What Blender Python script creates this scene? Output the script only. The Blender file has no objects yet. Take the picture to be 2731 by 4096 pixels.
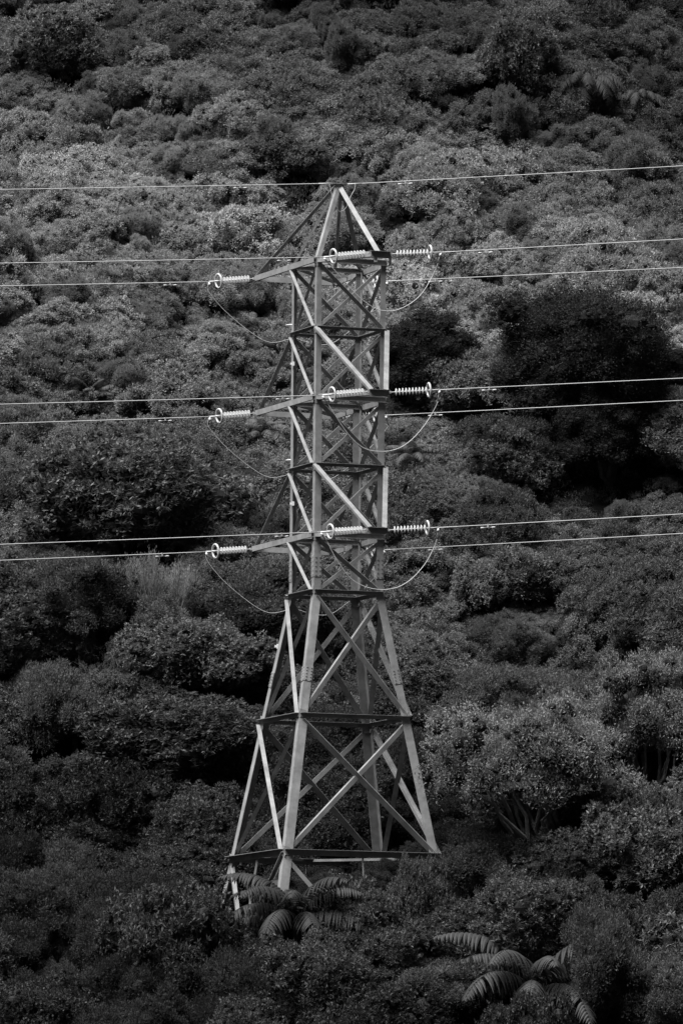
import bpy, math, random
import numpy as np
from mathutils import Vector, Matrix

# ------------------------------------------------------------------ camera, light
scene = bpy.context.scene
W0, H0 = 2731.0, 4096.0
FPX = 33591.8
PITCH, ROLL = 0.0952, 0.009
cp, sp, cr, sr = math.cos(PITCH), math.sin(PITCH), math.cos(ROLL), math.sin(ROLL)
r0 = Vector((1, 0, 0)); u0 = Vector((0, -sp, cp)); FWD = Vector((0, cp, sp))
RIGHT = cr * r0 + sr * u0
UP = cr * u0 - sr * r0
cd = bpy.data.cameras.new('camera')
cam = bpy.data.objects.new('camera', cd)
scene.collection.objects.link(cam)
cd.sensor_fit = 'HORIZONTAL'
cd.sensor_width = 36.0
cd.lens = FPX * 36.0 / W0
cd.clip_start = 1.0
cd.clip_end = 20000.0
m = Matrix.Identity(4)
for i in range(3):
    m[i][0] = RIGHT[i]; m[i][1] = UP[i]; m[i][2] = -FWD[i]
cam.matrix_world = m
scene.camera = cam

SUN_EL, SUN_AZ = math.radians(63), math.radians(-132)   # azimuth measured clockwise from +Y
world = bpy.data.worlds.new('World'); scene.world = world
world.use_nodes = True
nt = world.node_tree; nt.nodes.clear()
sky = nt.nodes.new('ShaderNodeTexSky'); sky.sky_type = 'NISHITA'; sky.sun_disc = False
sky.sun_elevation = SUN_EL; sky.sun_rotation = SUN_AZ
sky.air_density = 0.8; sky.dust_density = 0.3
bw = nt.nodes.new('ShaderNodeRGBToBW')
bg = nt.nodes.new('ShaderNodeBackground'); bg.inputs['Strength'].default_value = 0.05
wo = nt.nodes.new('ShaderNodeOutputWorld')
nt.links.new(sky.outputs[0], bw.inputs[0]); nt.links.new(bw.outputs[0], bg.inputs[0]); nt.links.new(bg.outputs[0], wo.inputs[0])
sd = bpy.data.lights.new('sun', 'SUN'); sd.energy = 5.0; sd.angle = math.radians(38); sd.color = (1, 1, 1)
sun = bpy.data.objects.new('sun', sd); scene.collection.objects.link(sun)
sdir = Vector((math.sin(SUN_AZ) * math.cos(SUN_EL), math.cos(SUN_AZ) * math.cos(SUN_EL), math.sin(SUN_EL)))
sun.rotation_euler = sdir.to_track_quat('Z', 'Y').to_euler()
scene.view_settings.view_transform = 'Standard'
scene.view_settings.look = 'None'
scene.view_settings.exposure = 1.0
scene.view_settings.gamma = 1.0
scene.cycles.max_bounces = 4
scene.cycles.diffuse_bounces = 3
scene.cycles.glossy_bounces = 2

# ------------------------------------------------------------------ helpers
COL = scene.collection
rng = np.random.default_rng(11)
random.seed(5)

def ray(px, py):
    return (FWD + RIGHT * ((px - W0 / 2) / FPX) + UP * (-(py - H0 / 2) / FPX)).normalized()
def project(p):
    p = Vector(p)
    d = p.dot(FWD)
    return W0 / 2 + FPX * p.dot(RIGHT) / d, H0 / 2 - FPX * p.dot(UP) / d
def on_plane(px, py, P, d):
    """point of the pixel's ray in the vertical plane through P containing horizontal direction d"""
    n = Vector((d[1], -d[0], 0)); r = ray(px, py)
    return r * (Vector(P).dot(n) / r.dot(n))

def mesh_obj(name, V, F, mat, parent=None, smooth=False):
    me = bpy.data.meshes.new(name)
    me.from_pydata([tuple(v) for v in V], [], F)
    me.materials.append(mat)
    if smooth:
        me.polygons.foreach_set('use_smooth', [True] * len(me.polygons))
    me.update()
    o = bpy.data.objects.new(name, me); COL.objects.link(o)
    if parent: o.parent = parent
    return o
def quads_mesh(name, V, mats, matidx=None, tris=None):
    """V: (n,4,3) array of loose quads"""
    n = len(V)
    me = bpy.data.meshes.new(name)
    me.vertices.add(n * 4); me.vertices.foreach_set('co', V.reshape(-1).astype(np.float32))
    me.loops.add(n * 4); me.loops.foreach_set('vertex_index', np.arange(n * 4, dtype=np.int32))
    me.polygons.add(n)
    me.polygons.foreach_set('loop_start', np.arange(0, n * 4, 4, dtype=np.int32))
    me.polygons.foreach_set('loop_total', np.full(n, 4, dtype=np.int32))
    for mt in mats: me.materials.append(mt)
    if matidx is not None: me.polygons.foreach_set('material_index', matidx.astype(np.int32))
    me.update(calc_edges=True)
    return me
def empty(name, loc=(0, 0, 0)):
    o = bpy.data.objects.new(name, None); COL.objects.link(o); o.location = loc
    o.empty_display_size = 0.3
    return o
def tag(o, label=None, cat=None, group=None, kind=None):
    if label: o['label'] = label
    if cat: o['category'] = cat
    if group: o['group'] = group
    if kind: o['kind'] = kind
    return o

class MB:
    def __init__(s): s.V = []; s.F = []
    def add(s, vs, fs):
        b = len(s.V); s.V += [Vector(v) for v in vs]; s.F += [tuple(b + i for i in f) for f in fs]
    def prism(s, prof0, prof1):
        n = len(prof0)
        s.add(list(prof0) + list(prof1), [tuple(range(n))[::-1], tuple(range(n, 2 * n))] +
              [(i, (i + 1) % n, n + (i + 1) % n, n + i) for i in range(n)])
    def box(s, c, ax, ay, az):
        c = Vector(c); ax = Vector(ax); ay = Vector(ay); az = Vector(az)
        p = [c + a * ax + b * ay + d * az for d in (-.5, .5) for a, b in ((-.5, -.5), (.5, -.5), (.5, .5), (-.5, .5))]
        s.prism(p[:4], p[4:])
    def angle(s, p0, p1, dA, dB, wA, wB, t=0.02):
        """L section: heel on the line p0-p1, flanges along dA and dB"""
        p0 = Vector(p0); p1 = Vector(p1); ax = (p1 - p0).normalized()
        a = Vector(dA); a = (a - ax * a.dot(ax)).normalized()
        b = Vector(dB); b = (b - ax * b.dot(ax) - a * b.dot(a)).normalized()
        prof = [(0, 0), (wA, 0), (wA, t), (t, t), (t, wB), (0, wB)]
        q0 = [p0 + a * x + b * y for x, y in prof]; q1 = [p1 + a * x + b * y for x, y in prof]
        if a.cross(b).dot(ax) < 0: q0.reverse(); q1.reverse()
        s.add(q0 + q1, [(5, 4, 3, 0), (3, 2, 1, 0), (6, 9, 10, 11), (6, 7, 8, 9)] if False else [tuple(range(6))[::-1], tuple(range(6, 12))])
        n = 6
        b0 = len(s.V) - 12
        s.F += [(b0 + i, b0 + (i + 1) % n, b0 + n + (i + 1) % n, b0 + n + i) for i in range(n)]
    def channel(s, p0, p1, dW, dF, w, fl, t=0.02):
        """C section: web of height w centred on the line, flanges along dF at both edges"""
        p0 = Vector(p0); p1 = Vector(p1); ax = (p1 - p0).normalized()
        a = Vector(dW); a = (a - ax * a.dot(ax)).normalized()
        b = Vector(dF); b = (b - ax * b.dot(ax) - a * b.dot(a)).normalized()
        h = w / 2
        prof = [(-h, 0), (h, 0), (h, fl), (h - t, fl), (h - t, t), (-h + t, t), (-h + t, fl), (-h, fl)]
        q0 = [p0 + a * x + b * y for x, y in prof]; q1 = [p1 + a * x + b * y for x, y in prof]
        if a.cross(b).dot(ax) < 0: q0.reverse(); q1.reverse()
        s.prism(q0, q1)
    def tube(s, pts, rad, n=8, caps=True):
        pts = [Vector(p) for p in pts]
        if not hasattr(rad, '__len__'): rad = [rad] * len(pts)
        b0 = len(s.V); up = Vector((0.13, 0.21, 0.97))
        for i, p in enumerate(pts):
            t = (pts[min(i + 1, len(pts) - 1)] - pts[max(i - 1, 0)]).normalized()
            u = t.cross(up).normalized(); v = u.cross(t)
            for k in range(n):
                a = 2 * math.pi * k / n
                s.V.append(p + (u * math.cos(a) + v * math.sin(a)) * rad[i])
        for i in range(len(pts) - 1):
            for k in range(n):
                a = b0 + i * n + k; b = b0 + i * n + (k + 1) % n
                s.F.append((a, b, b + n, a + n))
        if caps:
            s.F.append(tuple(b0 + k for k in range(n))[::-1]); e = b0 + (len(pts) - 1) * n
            s.F.append(tuple(e + k for k in range(n)))
    def lathe(s, prof, n=20):
        """prof: list of (x, r) turned round the local X axis"""
        b0 = len(s.V)
        for x, r in prof:
            for k in range(n):
                a = 2 * math.pi * k / n; s.V.append(Vector((x, r * math.cos(a), r * math.sin(a))))
        for i in range(len(prof) - 1):
            for k in range(n):
                a = b0 + i * n + k; b = b0 + i * n + (k + 1) % n
                s.F.append((a, b, b + n, a + n))
    def torus(s, c, R, r, n=28, m=10):
        """ring round the local X axis"""
        b0 = len(s.V); c = Vector(c)
        for i in range(n):
            a = 2 * math.pi * i / n
            for k in range(m):
                b = 2 * math.pi * k / m
                q = R + r * math.cos(b)
                s.V.append(c + Vector((r * math.sin(b), q * math.cos(a), q * math.sin(a))))
        for i in range(n):
            for k in range(m):
                s.F.append((b0 + i * m + k, b0 + i * m + (k + 1) % m, b0 + ((i + 1) % n) * m + (k + 1) % m, b0 + ((i + 1) % n) * m + k))
    def build(s, name, mat, parent=None, smooth=False):
        return mesh_obj(name, s.V, s.F, mat, parent, smooth)

# ------------------------------------------------------------------ materials (all grey: the place is seen in black and white)
def new_mat(name):
    mt = bpy.data.materials.new(name); mt.use_nodes = True
    n = mt.node_tree; b = n.nodes['Principled BSDF']
    return mt, n, b
def grey_mat(name, lo, hi, rough=0.6, metal=0.0, scale=3.0, spec=0.3, detail=5.0, bump=0.0):
    mt, n, b = new_mat(name)
    tc = n.nodes.new('ShaderNodeTexCoord'); nz = n.nodes.new('ShaderNodeTexNoise')
    nz.inputs['Scale'].default_value = scale; nz.inputs['Detail'].default_value = detail; nz.inputs['Roughness'].default_value = 0.65
    n.links.new(tc.outputs['Object'], nz.inputs['Vector'])
    cr_ = n.nodes.new('ShaderNodeValToRGB')
    cr_.color_ramp.elements[0].position = 0.3; cr_.color_ramp.elements[0].color = (lo, lo, lo, 1)
    cr_.color_ramp.elements[1].position = 0.7; cr_.color_ramp.elements[1].color = (hi, hi, hi, 1)
    n.links.new(nz.outputs['Fac'], cr_.inputs[0]); n.links.new(cr_.outputs[0], b.inputs['Base Color'])
    b.inputs['Roughness'].default_value = rough; b.inputs['Metallic'].default_value = metal
    b.inputs['Specular IOR Level'].default_value = spec
    if bump:
        bp = n.nodes.new('ShaderNodeBump'); bp.inputs['Strength'].default_value = bump; bp.inputs['Distance'].default_value = 0.02
        n.links.new(nz.outputs['Fac'], bp.inputs['Height']); n.links.new(bp.outputs[0], b.inputs['Normal'])
    return mt
M_STEEL = grey_mat('galvanised_steel', 0.16, 0.31, rough=0.7, scale=1.6, spec=0.12, detail=9)
M_WIRE = grey_mat('aluminium_cable', 0.50, 0.58, rough=0.45, scale=2, spec=0.5)
M_CERAM = grey_mat('glazed_porcelain', 0.42, 0.6, rough=0.25, scale=4, spec=0.5)
M_FITTING = grey_mat('fitting_metal', 0.42, 0.6, rough=0.5, scale=9, spec=0.4)
M_PLATE = grey_mat('painted_plate', 0.6, 0.72, rough=0.5, scale=12)
M_DARKIRON = grey_mat('dark_iron', 0.03, 0.06, rough=0.6, scale=12)
M_BARK = grey_mat('pale_bark', 0.09, 0.2, rough=0.8, scale=7, spec=0.15)
M_DBARK = grey_mat('dark_bark', 0.05, 0.11, rough=0.9, scale=7, spec=0.1)
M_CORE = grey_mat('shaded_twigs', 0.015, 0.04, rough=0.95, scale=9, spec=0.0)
M_GROUND = grey_mat('forest_soil', 0.007, 0.016, rough=0.95, scale=0.8, spec=0.05)

def leaf_mat(name, rough=0.55, spec=0.25, contrast=0.75, attr=None):
    mt, n, b = new_mat(name)
    oi = n.nodes.new('ShaderNodeObjectInfo')
    geo = n.nodes.new('ShaderNodeNewGeometry')
    tc = n.nodes.new('ShaderNodeTexCoord'); nz = n.nodes.new('ShaderNodeTexNoise')
    nz.inputs['Scale'].default_value = 1.3; nz.inputs['Detail'].default_value = 3
    n.links.new(tc.outputs['Object'], nz.inputs['Vector'])
    mr = n.nodes.new('ShaderNodeMapRange'); mr.inputs[3].default_value = 1 - contrast * .6; mr.inputs[4].default_value = 1 + contrast
    n.links.new(geo.outputs['Random Per Island'], mr.inputs[0])
    mr2 = n.nodes.new('ShaderNodeMapRange'); mr2.inputs[1].default_value = .3; mr2.inputs[2].default_value = .7
    mr2.inputs[3].default_value = .75; mr2.inputs[4].default_value = 1.25
    n.links.new(nz.outputs['Fac'], mr2.inputs[0])
    m1 = n.nodes.new('ShaderNodeMath'); m1.operation = 'MULTIPLY'
    n.links.new(mr.outputs[0], m1.inputs[0]); n.links.new(mr2.outputs[0], m1.inputs[1])
    m2 = n.nodes.new('ShaderNodeVectorMath'); m2.operation = 'SCALE'
    if attr:
        an = n.nodes.new('ShaderNodeAttribute'); an.attribute_name = attr; n.links.new(an.outputs['Fac'], m2.inputs[0])
    else: n.links.new(oi.outputs['Color'], m2.inputs[0]); n.links.new(m1.outputs[0], m2.inputs['Scale'])
    n.links.new(m2.outputs[0], b.inputs['Base Color'])
    b.inputs['Roughness'].default_value = rough; b.inputs['Specular IOR Level'].default_value = spec
    tr = n.nodes.new('ShaderNodeBsdfTranslucent'); mx = n.nodes.new('ShaderNodeMixShader'); mx.inputs[0].default_value = .3
    n.links.new(m2.outputs[0], tr.inputs['Color']); n.links.new(b.outputs[0], mx.inputs[1]); n.links.new(tr.outputs[0], mx.inputs[2])
    n.links.new(mx.outputs[0], n.nodes['Material Output'].inputs['Surface'])
    return mt
M_LEAF = leaf_mat('glossy_leaves', 0.5, 0.22, .5)
M_FINE = leaf_mat('fine_leaves', 0.75, 0.1, .4)
M_SCRUB = leaf_mat('scrub_leaves', 0.7, 0.12, .45, 'tone')
M_FERN = leaf_mat('fern_fronds', 0.6, 0.2, 0.35)

# ------------------------------------------------------------------ terrain
TX, TY = -0.2234, 400.0
ZB = 18.6          # ground level at the tower
def smooth(a, b, t):
    t = np.clip((t - a) / (b - a), 0, 1); return t * t * (3 - 2 * t)
def terrain(x, y):
    x = np.asarray(x, float); y = np.asarray(y, float)
    t = y - 400.0
    up = np.where(t < 7, 0.05 * t, 0.35 + 0.86 * (t - 7))
    up = np.where(t > 110, 0.35 + 0.86 * 103 + 40 * (1 - np.exp(-(t - 110) / 50.0)) * 1.0, up)
    dn = 0.62 * t
    dn = np.where(t < -28, 0.62 * -28 + 0.02 * (t + 28), dn)
    h = ZB + np.where(t < 0, dn, up)
    far = smooth(600, 1500, y)
    h = h * (1 - far)
    w = smooth(375, 412, y) * (1 - smooth(560, 900, y))
    u = x * 0.80 + t * 0.6; v = -x * 0.55 + t * 0.8
    und = 1.7 * np.sin(u / 5.3 + 0.6 + 0.6 * np.sin(v / 9)) + 1.2 * np.sin(v / 4.1 + 2.0) + 0.7 * np.sin((x + 1.7 * t) / 2.9)
    # gully on the right, level with the middle arms
    gl = 0.35 * np.exp(-((x - 13 - .12 * (t - 40)) / 4.0) ** 2 - ((t - 27) / 10.0) ** 2)
    h = h + w * (und * smooth(3, 20, t) - 3.0 * gl)
    # broad side hills
    h = h + 0.0006 * np.clip(np.abs(x) - 60, 0, 400) ** 2 * smooth(330, 420, y) * (1 - far) * 0.3
    h = np.where(y < 330, np.minimum(h, -1.8), h)
    h = h + 0.22 * np.clip(x + 4.5, 0, 13) * np.exp(-((t - 1) / 16.0) ** 2)
    # unseen slopes behind and beside the camera, raised steeply to block low sky
    h = h + 820 * smooth(40, 750, -y) + 560 * smooth(110, 850, np.abs(x)) * (1 - smooth(900, 1600, y))
    return h
ZLOW = float(terrain(0, 371.9))
xs = np.unique(np.concatenate([np.linspace(-5000, -80, 22), np.arange(-80, 80.1, 1.0), np.linspace(80, 5000, 22)]))
ys = np.unique(np.concatenate([np.linspace(-3000, 320, 30), np.arange(320, 560.1, 1.0), np.linspace(560, 1600, 40), np.linspace(1600, 6000, 12)]))
X, Y = np.meshgrid(xs, ys)
Z = terrain(X, Y)
nx, ny = len(xs), len(ys)
V = np.stack([X, Y, Z], -1).reshape(-1, 3)
idx = np.arange(nx * ny).reshape(ny, nx)
F = np.stack([idx[:-1, :-1], idx[:-1, 1:], idx[1:, 1:], idx[1:, :-1]], -1).reshape(-1, 4)
gm = bpy.data.meshes.new('hillside')
gm.from_pydata(V.tolist(), [], F.tolist()); gm.materials.append(M_GROUND)
gm.polygons.foreach_set('use_smooth', [True] * len(gm.polygons)); gm.update()
ground = bpy.data.objects.new('hillside', gm); COL.objects.link(ground); tag(ground, kind='structure')

# ------------------------------------------------------------------ tower
TH = 0.4382
ct, st = math.cos(TH), math.sin(TH)
UV = [(-st, -ct), (-ct, st), (ct, -st), (st, ct)]      # F L R B
Fi, Li, Ri, Bi = 0, 1, 2, 3
LV = {'A1': (50.08, 2.485), 'M1': (46.84, 2.485), 'A2': (43.49, 2.48), 'M2': (40.26, 2.475), 'A3': (36.91, 2.475), 'W': (34.19, 2.48), 'B4': (28.20, 3.914), 'B5': (21.61, 5.481)}
zg = 18.65
LV['G'] = (zg, 5.481 + (5.481 - 3.914) * (21.61 - zg) / (28.20 - 21.61))
def C(l, i, inset=0.0):
    z, s = LV[l]
    return Vector((TX + UV[i][0] * (s - inset), TY + UV[i][1] * (s - inset), z))
FR = (C('W', Ri) - C('W', Fi)).normalized()      # along the line
FL = (C('W', Li) - C('W', Fi)).normalized()      # across, away from the camera
UPZ = Vector((0, 0, 1))
tower = empty('transmission_tower', (TX, TY, zg))
tag(tower, 'grey galvanised steel lattice transmission tower standing in the bush on the hillside', 'pylon')
T0 = Vector((TX, TY, zg))
class TB(MB):                                     # tower part: coordinates made local to the tower's Empty
    def build(s, name, mat=M_STEEL, parent=None, smooth=False):
        s.V = [v - T0 for v in s.V]
        return MB.build(s, name, mat, parent or tower, smooth)
facedirs = {(Fi, Ri): -FL, (Fi, Li): -FR, (Li, Bi): FL, (Ri, Bi): FR}
CAMV = Vector((0, -1, -0.1))

# legs: L sections, thicker towards the ground
order = ['A1', 'M1', 'A2', 'M2', 'A3', 'W', 'B4', 'B5', 'G']
for i in range(4):
    a = {Fi: (FR, FL), Li: (FR, -FL), Ri: (-FR, FL), Bi: (-FR, -FL)}[i]
    mb = TB()
    def seg(p, q, w): mb.angle(p, q, a[0], a[1], w, w, 0.03)
    top = C('A1', i); top.z += 0.12
    zs_ = C('A3', i); zs_ = zs_.lerp(C('W', i), 0.55)
    seg(top, C('A2', i) - Vector((0, 0, .1)), 0.26)
    seg(C('A2', i) - Vector((0, 0, .1)), zs_, 0.33)
    seg(zs_, C('W', i), 0.36)
    seg(C('W', i), C('B4', i), 0.38)
    seg(C('B4', i), C('G', i) + (C('G', i) - C('B5', i)) * .45, 0.42)
    leg = mb.build('leg')
    # splice plates with bolt heads
    for (l0, l1, f, h, w) in (('A3', 'W', 0.55, 1.05, .37), ('W', 'B4', 0.66, 0.75, .40)):
        p = C(l0, i).lerp(C(l1, i), f); ax = (C(l1, i) - C(l0, i)).normalized()
        mb = TB()
        for d, o in ((a[0], -a[1]), (a[1], -a[0])):
            dd = (d - ax * d.dot(ax)).normalized(); oo = (o - ax * o.dot(ax) - dd * o.dot(dd)).normalized()
            c = p + dd * w * .5 + oo * 0.012
            mb.box(c, dd * w * .98, ax * h, oo * 0.02)
            for bx in (-.28, .28):
                for k in range(5):
                    mb.box(c + dd * w * bx + ax * h * (k - 2) * .2 + oo * .03, dd * .045, ax * .045, oo * .04)
        mb.build('splice_plate', M_STEEL, leg)

def face_of(i, j):
    if (i, j) in facedirs: return facedirs[(i, j)]
    return facedirs[(j, i)]
def brace(l0, i, l1, j, dark, w=.17, w2=.15, e0=.0, e1=.0, name='diagonal_brace', inside=False):
    """face diagonal from (l0,i) down to (l1,j)"""
    n = face_of(i, j)
    p, q = C(l0, i), C(l1, j)
    ax = (q - p).normalized()
    p = p + ax * e0; q = q - ax * e1
    near = n if n.dot(CAMV) > 0 else -n
    fl = -UPZ                                        # flat flange hangs down from the heel
    mb = TB()
    tilt = fl - near * .95                            # dark braces: flat turned under so the visible face falls in shade
    if inside: mb.angle(p - near * .03, q - near * .03, tilt, UPZ - near, w * 1.25, .03, .012)
    elif dark and dark == 2: mb.angle(p + near * .05, q + near * .05, fl, near, w, w2, .02)
    elif dark: mb.angle(p + near * .14, q + near * .14, tilt, UPZ - near, w * 1.45, .03, .012)
    else: mb.angle(p - near * .03, q - near * .03, fl, -near, w, w2, .02)
    return mb.build(name)
panels = [('A1', 'M1', .15, .15), ('M1', 'A2', .15, .15), ('A2', 'M2', .17, .16), ('M2', 'A3', .17, .16), ('A3', 'W', .17, .16), ('W', 'B4', .22, .18), ('B4', 'B5', .22, .2)]
for a, b, w, w2 in panels:
    brace(a, Fi, b, Ri, True, w, w2, .25, .2)
    brace(a, Ri, b, Fi, False, w, w2, .25, .2)
    brace(a, Fi, b, Li, True, w * .7, w2 * .95, .2, .1, inside=True)
    brace(a, Li, b, Fi, 2, w * .9, w2 * 1.05, .2, .1)
    brace(a, Li, b, Bi, True, w, w2, .2, .2)
    brace(a, Bi, b, Li, False, w, w2 * .8, .2, .2)
    brace(a, Ri, b, Bi, True, w * .8, w2, .2, .2)
    brace(a, Bi, b, Ri, False, w * .8, w2 * 1.1, .2, .2)
# horizontal belts
def belt(l, i, j, w, w2, inset=.0):
    n = face_of(i, j); near = n if n.dot(CAMV) > 0 else -n
    p, q = C(l, i), C(l, j)
    mb = TB(); up = UPZ * w * .5
    mb.angle(p + up + near * .04, q + up + near * .04, -UPZ, near, w, w2, .02)
    return mb.build('horizontal_beam')
for l, w, w2 in (('M1', .14, .14), ('M2', .16, .16), ('W', .18, .2), ('B4', .2, .2), ('B5', .28, .26)):
    for i, j in facedirs: belt(l, i, j, w, w2)
for l in ('A1', 'A2', 'A3'):
    mb = TB(); up = UPZ * .12
    mb.channel(C(l, Fi) - FL * .05, C(l, Ri) - FL * .05, UPZ, -FL, .26, .14, .02); mb.build('horizontal_beam')
    mb = TB(); mb.channel(C(l, Li), C(l, Bi), UPZ, -FL, .24, .1, .02); mb.build('horizontal_beam')
# plan bracing inside the frames
def plan(l, pa, pb, w=.12):
    mb = TB(); mb.angle(pa, pb, UPZ, (pb - pa).cross(UPZ), w, w, .015); mb.build('plan_brace')
for l in ('A1', 'A2', 'A3', 'W', 'B4', 'B5'):
    mids = [C(l, Fi).lerp(C(l, Ri), .5), C(l, Ri).lerp(C(l, Bi), .5), C(l, Bi).lerp(C(l, Li), .5), C(l, Li).lerp(C(l, Fi), .5)]
    if l in ('A1', 'A2', 'A3'):
        plan(l, mids[0], C(l, Bi)); plan(l, mids[0], C(l, Li))
    elif l == 'B5':
        for k in range(4): plan(l, mids[k], mids[(k + 1) % 4], .12)
# feet: an inverted V with a hanger under each side of the lowest frame
for (i, j) in facedirs:
    n = face_of(i, j); near = n if n.dot(CAMV) > 0 else -n
    q = C('G', i).lerp(C('G', j), .5); t = C('B5', i).lerp(C('B5', j), .5)
    q = q + (q - t) * .5
    mb = TB(); mb.angle(C('B5', i), q, -UPZ, -near if (i, j) != (Fi, Li) else near, .2, .18, .02); mb.build('foot_brace')
    mb = TB(); mb.angle(C('B5', j) + near * .03, q + near * .03, -UPZ, -near, .2, .2, .02); mb.build('foot_brace')
    mb = TB(); mb.angle(t, q, FR, near, .09, .09, .015); mb.build('hanger')
# cross-arms
near_tip, tipL, tipR, tip_mid = {}, {}, {}, {}
pix = {'A1': dict(T=(1520, 1013), t1=(1027, 1113), t2=(1337, 1131)),
       'A2': dict(T=(1515, 1567), t1=(1030, 1652), t2=(1333, 1667)),
       'A3': dict(T=(1509, 2119), t1=(1016, 2196), t2=(1325, 2211))}
upper = {'A1': 'PK', 'A2': 'M1', 'A3': 'M2'}
mid0 = C('A1', Fi).lerp(C('A1', Bi), .5)
PK = on_plane(1358, 742, mid0, (1, 0))
for l in ('A1', 'A2', 'A3'):
    mFR = C(l, Fi).lerp(C(l, Ri), .5)
    T = on_plane(*pix[l]['T'], mFR, FL)
    t1 = on_plane(*pix[l]['t1'], C(l, Li), FL)
    t2 = on_plane(*pix[l]['t2'], C(l, Bi), FL)
    print('ARM', l, 'near', (T - mFR), 'far', (t1 - C(l, Li)), (t2 - C(l, Bi)))
    Tl, Tr = T - FR * .38, T + FR * .38
    near_tip[l] = (Tl, Tr); tipL[l] = t1; tipR[l] = t2
    arm = TB(); Pm = mFR
    # near arm: the part is its pair of chords; the rest are sub-parts
    mb = TB(); mb.channel(C(l, Fi) + UPZ * .0 - FL * .05, Tl + FR * .1, UPZ, FR, .26, .12, .02)
    arm = mb.build('cross_arm')
    mb = TB(); mb.channel(C(l, Ri) - FL * .05 + FR * .12, Tr + FR * .05, UPZ, FR, .24, .12, .02); mb.build('chord', M_STEEL, arm)
    mb = TB(); mb.box(T + UPZ * .1, FR * 1.0, FL * .34, UPZ * .02); mb.box(T - UPZ * .06, FR * .9, FL * .02, UPZ * .3); mb.build('end_plate', M_STEEL, arm)
    mb = TB(); mb.angle(C(l, Fi).lerp(T, .5), C(l, Ri).lerp(T, .5), UPZ, FL, .12, .12, .015); mb.build('plan_brace', M_STEEL, arm)
    if l != 'A1':
        u = upper[l]
        for (cc, tt, sgn) in ((C(u, Fi), Tl, -1), (C(u, Ri), Tr, 1)):
            mb = TB(); mb.angle(cc - FL * .12 + FR * (.16 * sgn), tt + UPZ * .12 + FR * (.1 * sgn), FR * -sgn, FL - UPZ, .24, .12, .02); mb.build('tie', M_STEEL, arm)
    # far arm
    mb = TB(); mb.channel(C(l, Fi) - FR * .17, t1 - FR * .1, UPZ, FR, .26, .12, .02)
    arm2 = mb.build('cross_arm')
    mb = TB(); mb.channel(C(l, Ri) + FR * .05, t2, UPZ, FR, .26, .12, .02); mb.build('chord', M_STEEL, arm2)
    mb = TB(); mb.channel(t1 - FR * .12, t2 + FR * .12, UPZ, FL, .26, .14, .02); mb.build('end_beam', M_STEEL, arm2)
    for (pp, qq) in ((C(l, Li).lerp(t1, .5), C(l, Bi).lerp(t2, .5)),):
        mb = TB(); mb.angle(pp, qq, UPZ, FL, .12, .12, .015); mb.build('plan_brace', M_STEEL, arm2)
    mb = TB(); mb.angle(C(l, Li), t2, UPZ, FL, .12, .12, .015); mb.build('plan_brace', M_STEEL, arm2)
    if l != 'A1':
        u = upper[l]
        for (cc, tt, sgn) in ((C(u, Li), t1, -1), (C(u, Bi), t2, 1)):
            mb = TB(); mb.angle(cc + FL * .1, tt + UPZ * .1, FR * -sgn, FL + UPZ, .21, .02, .012); mb.build('tie', M_STEEL, arm2)
# peak
def member(p, q, n, w=.17, name='peak_member'):
    """angle with both flanges spread about the outward direction n"""
    ax = (q - p).normalized(); n = (n - ax * n.dot(ax)).normalized(); s_ = ax.cross(n)
    mb = TB(); mb.angle(p, q, -n * .6 + s_, -n * .6 - s_, w, w, .02); return mb.build(name)
PKL, PKR = PK - FR * .12, PK + FR * .12
def member_under(p, q, w=.17):
    ax = (q - p).normalized(); s_ = ax.cross(FL + UPZ * .3).normalized()
    mb = TB(); mb.angle(p - s_ * w * .5, q - s_ * w * .5, s_, UPZ + FL * .3, w, .02, .012); return mb.build('peak_member')
T_A1 = (near_tip['A1'][0] + near_tip['A1'][1]) * .5
member(PKL, C('A1', Fi) + UPZ * .1, -FR - FL, .22)
member(PKL + FL * .05, C('A1', Li) + UPZ * .15, -FR, .12)
member_under(PKR + FL * .05, C('A1', Bi) + UPZ * .1, .22)
member(PKR, T_A1 + UPZ * .12, -FL, .22)
member_under(PKL + FL * .1, tipL['A1'] + UPZ * .12, .17)
member_under(PKR + FL * .1, tipR['A1'] + UPZ * .12, .17)
mb = TB(); mb.box(PK + UPZ * .1, FR * .75, FL * .2, UPZ * .03); mb.box(PK + UPZ * -.05, FR * .42, FL * .03, UPZ * .3); mb.build('cap_plate')
# gusset plates at the nodes
for l in ('A1', 'M1', 'A2', 'M2', 'A3', 'W', 'B4', 'B5'):
    for (i, j) in facedirs:
        n = face_of(i, j); near = n if n.dot(CAMV) > 0 else -n
        for a, b in ((i, j), (j, i)):
            d = (C(l, b) - C(l, a)).normalized(); k = .34 if l in ('W', 'B4', 'B5') else .24
            mb = TB(); c = C(l, a) + d * k * .5 + near * .022 + UPZ * (-.05)
            p = [c + d * x + UPZ * z for x, z in ((-k * .5, -k), (k * .35, -k * .8), (k * .75, 0), (k * .35, k * .8), (-k * .5, k))]
            mb.prism([v - near * .008 for v in p], [v + near * .008 for v in p]); mb.build('gusset_plate')
# step bolts up the back leg
for k in range(22):
    z = 22.6 + k * 1.25
    for l0, l1 in zip(order[:-1], order[1:]):
        if LV[l0][0] >= z >= LV[l1][0]:
            p = C(l1, Bi).lerp(C(l0, Bi), (z - LV[l1][0]) / (LV[l0][0] - LV[l1][0])); break
    mb = TB(); mb.tube([p - FR * .05, p + FR * .30], .018, 6); mb.box(p + FR * .3, FR * .03, FL * .06, UPZ * .06); mb.build('step_bolt', M_FITTING)
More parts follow.
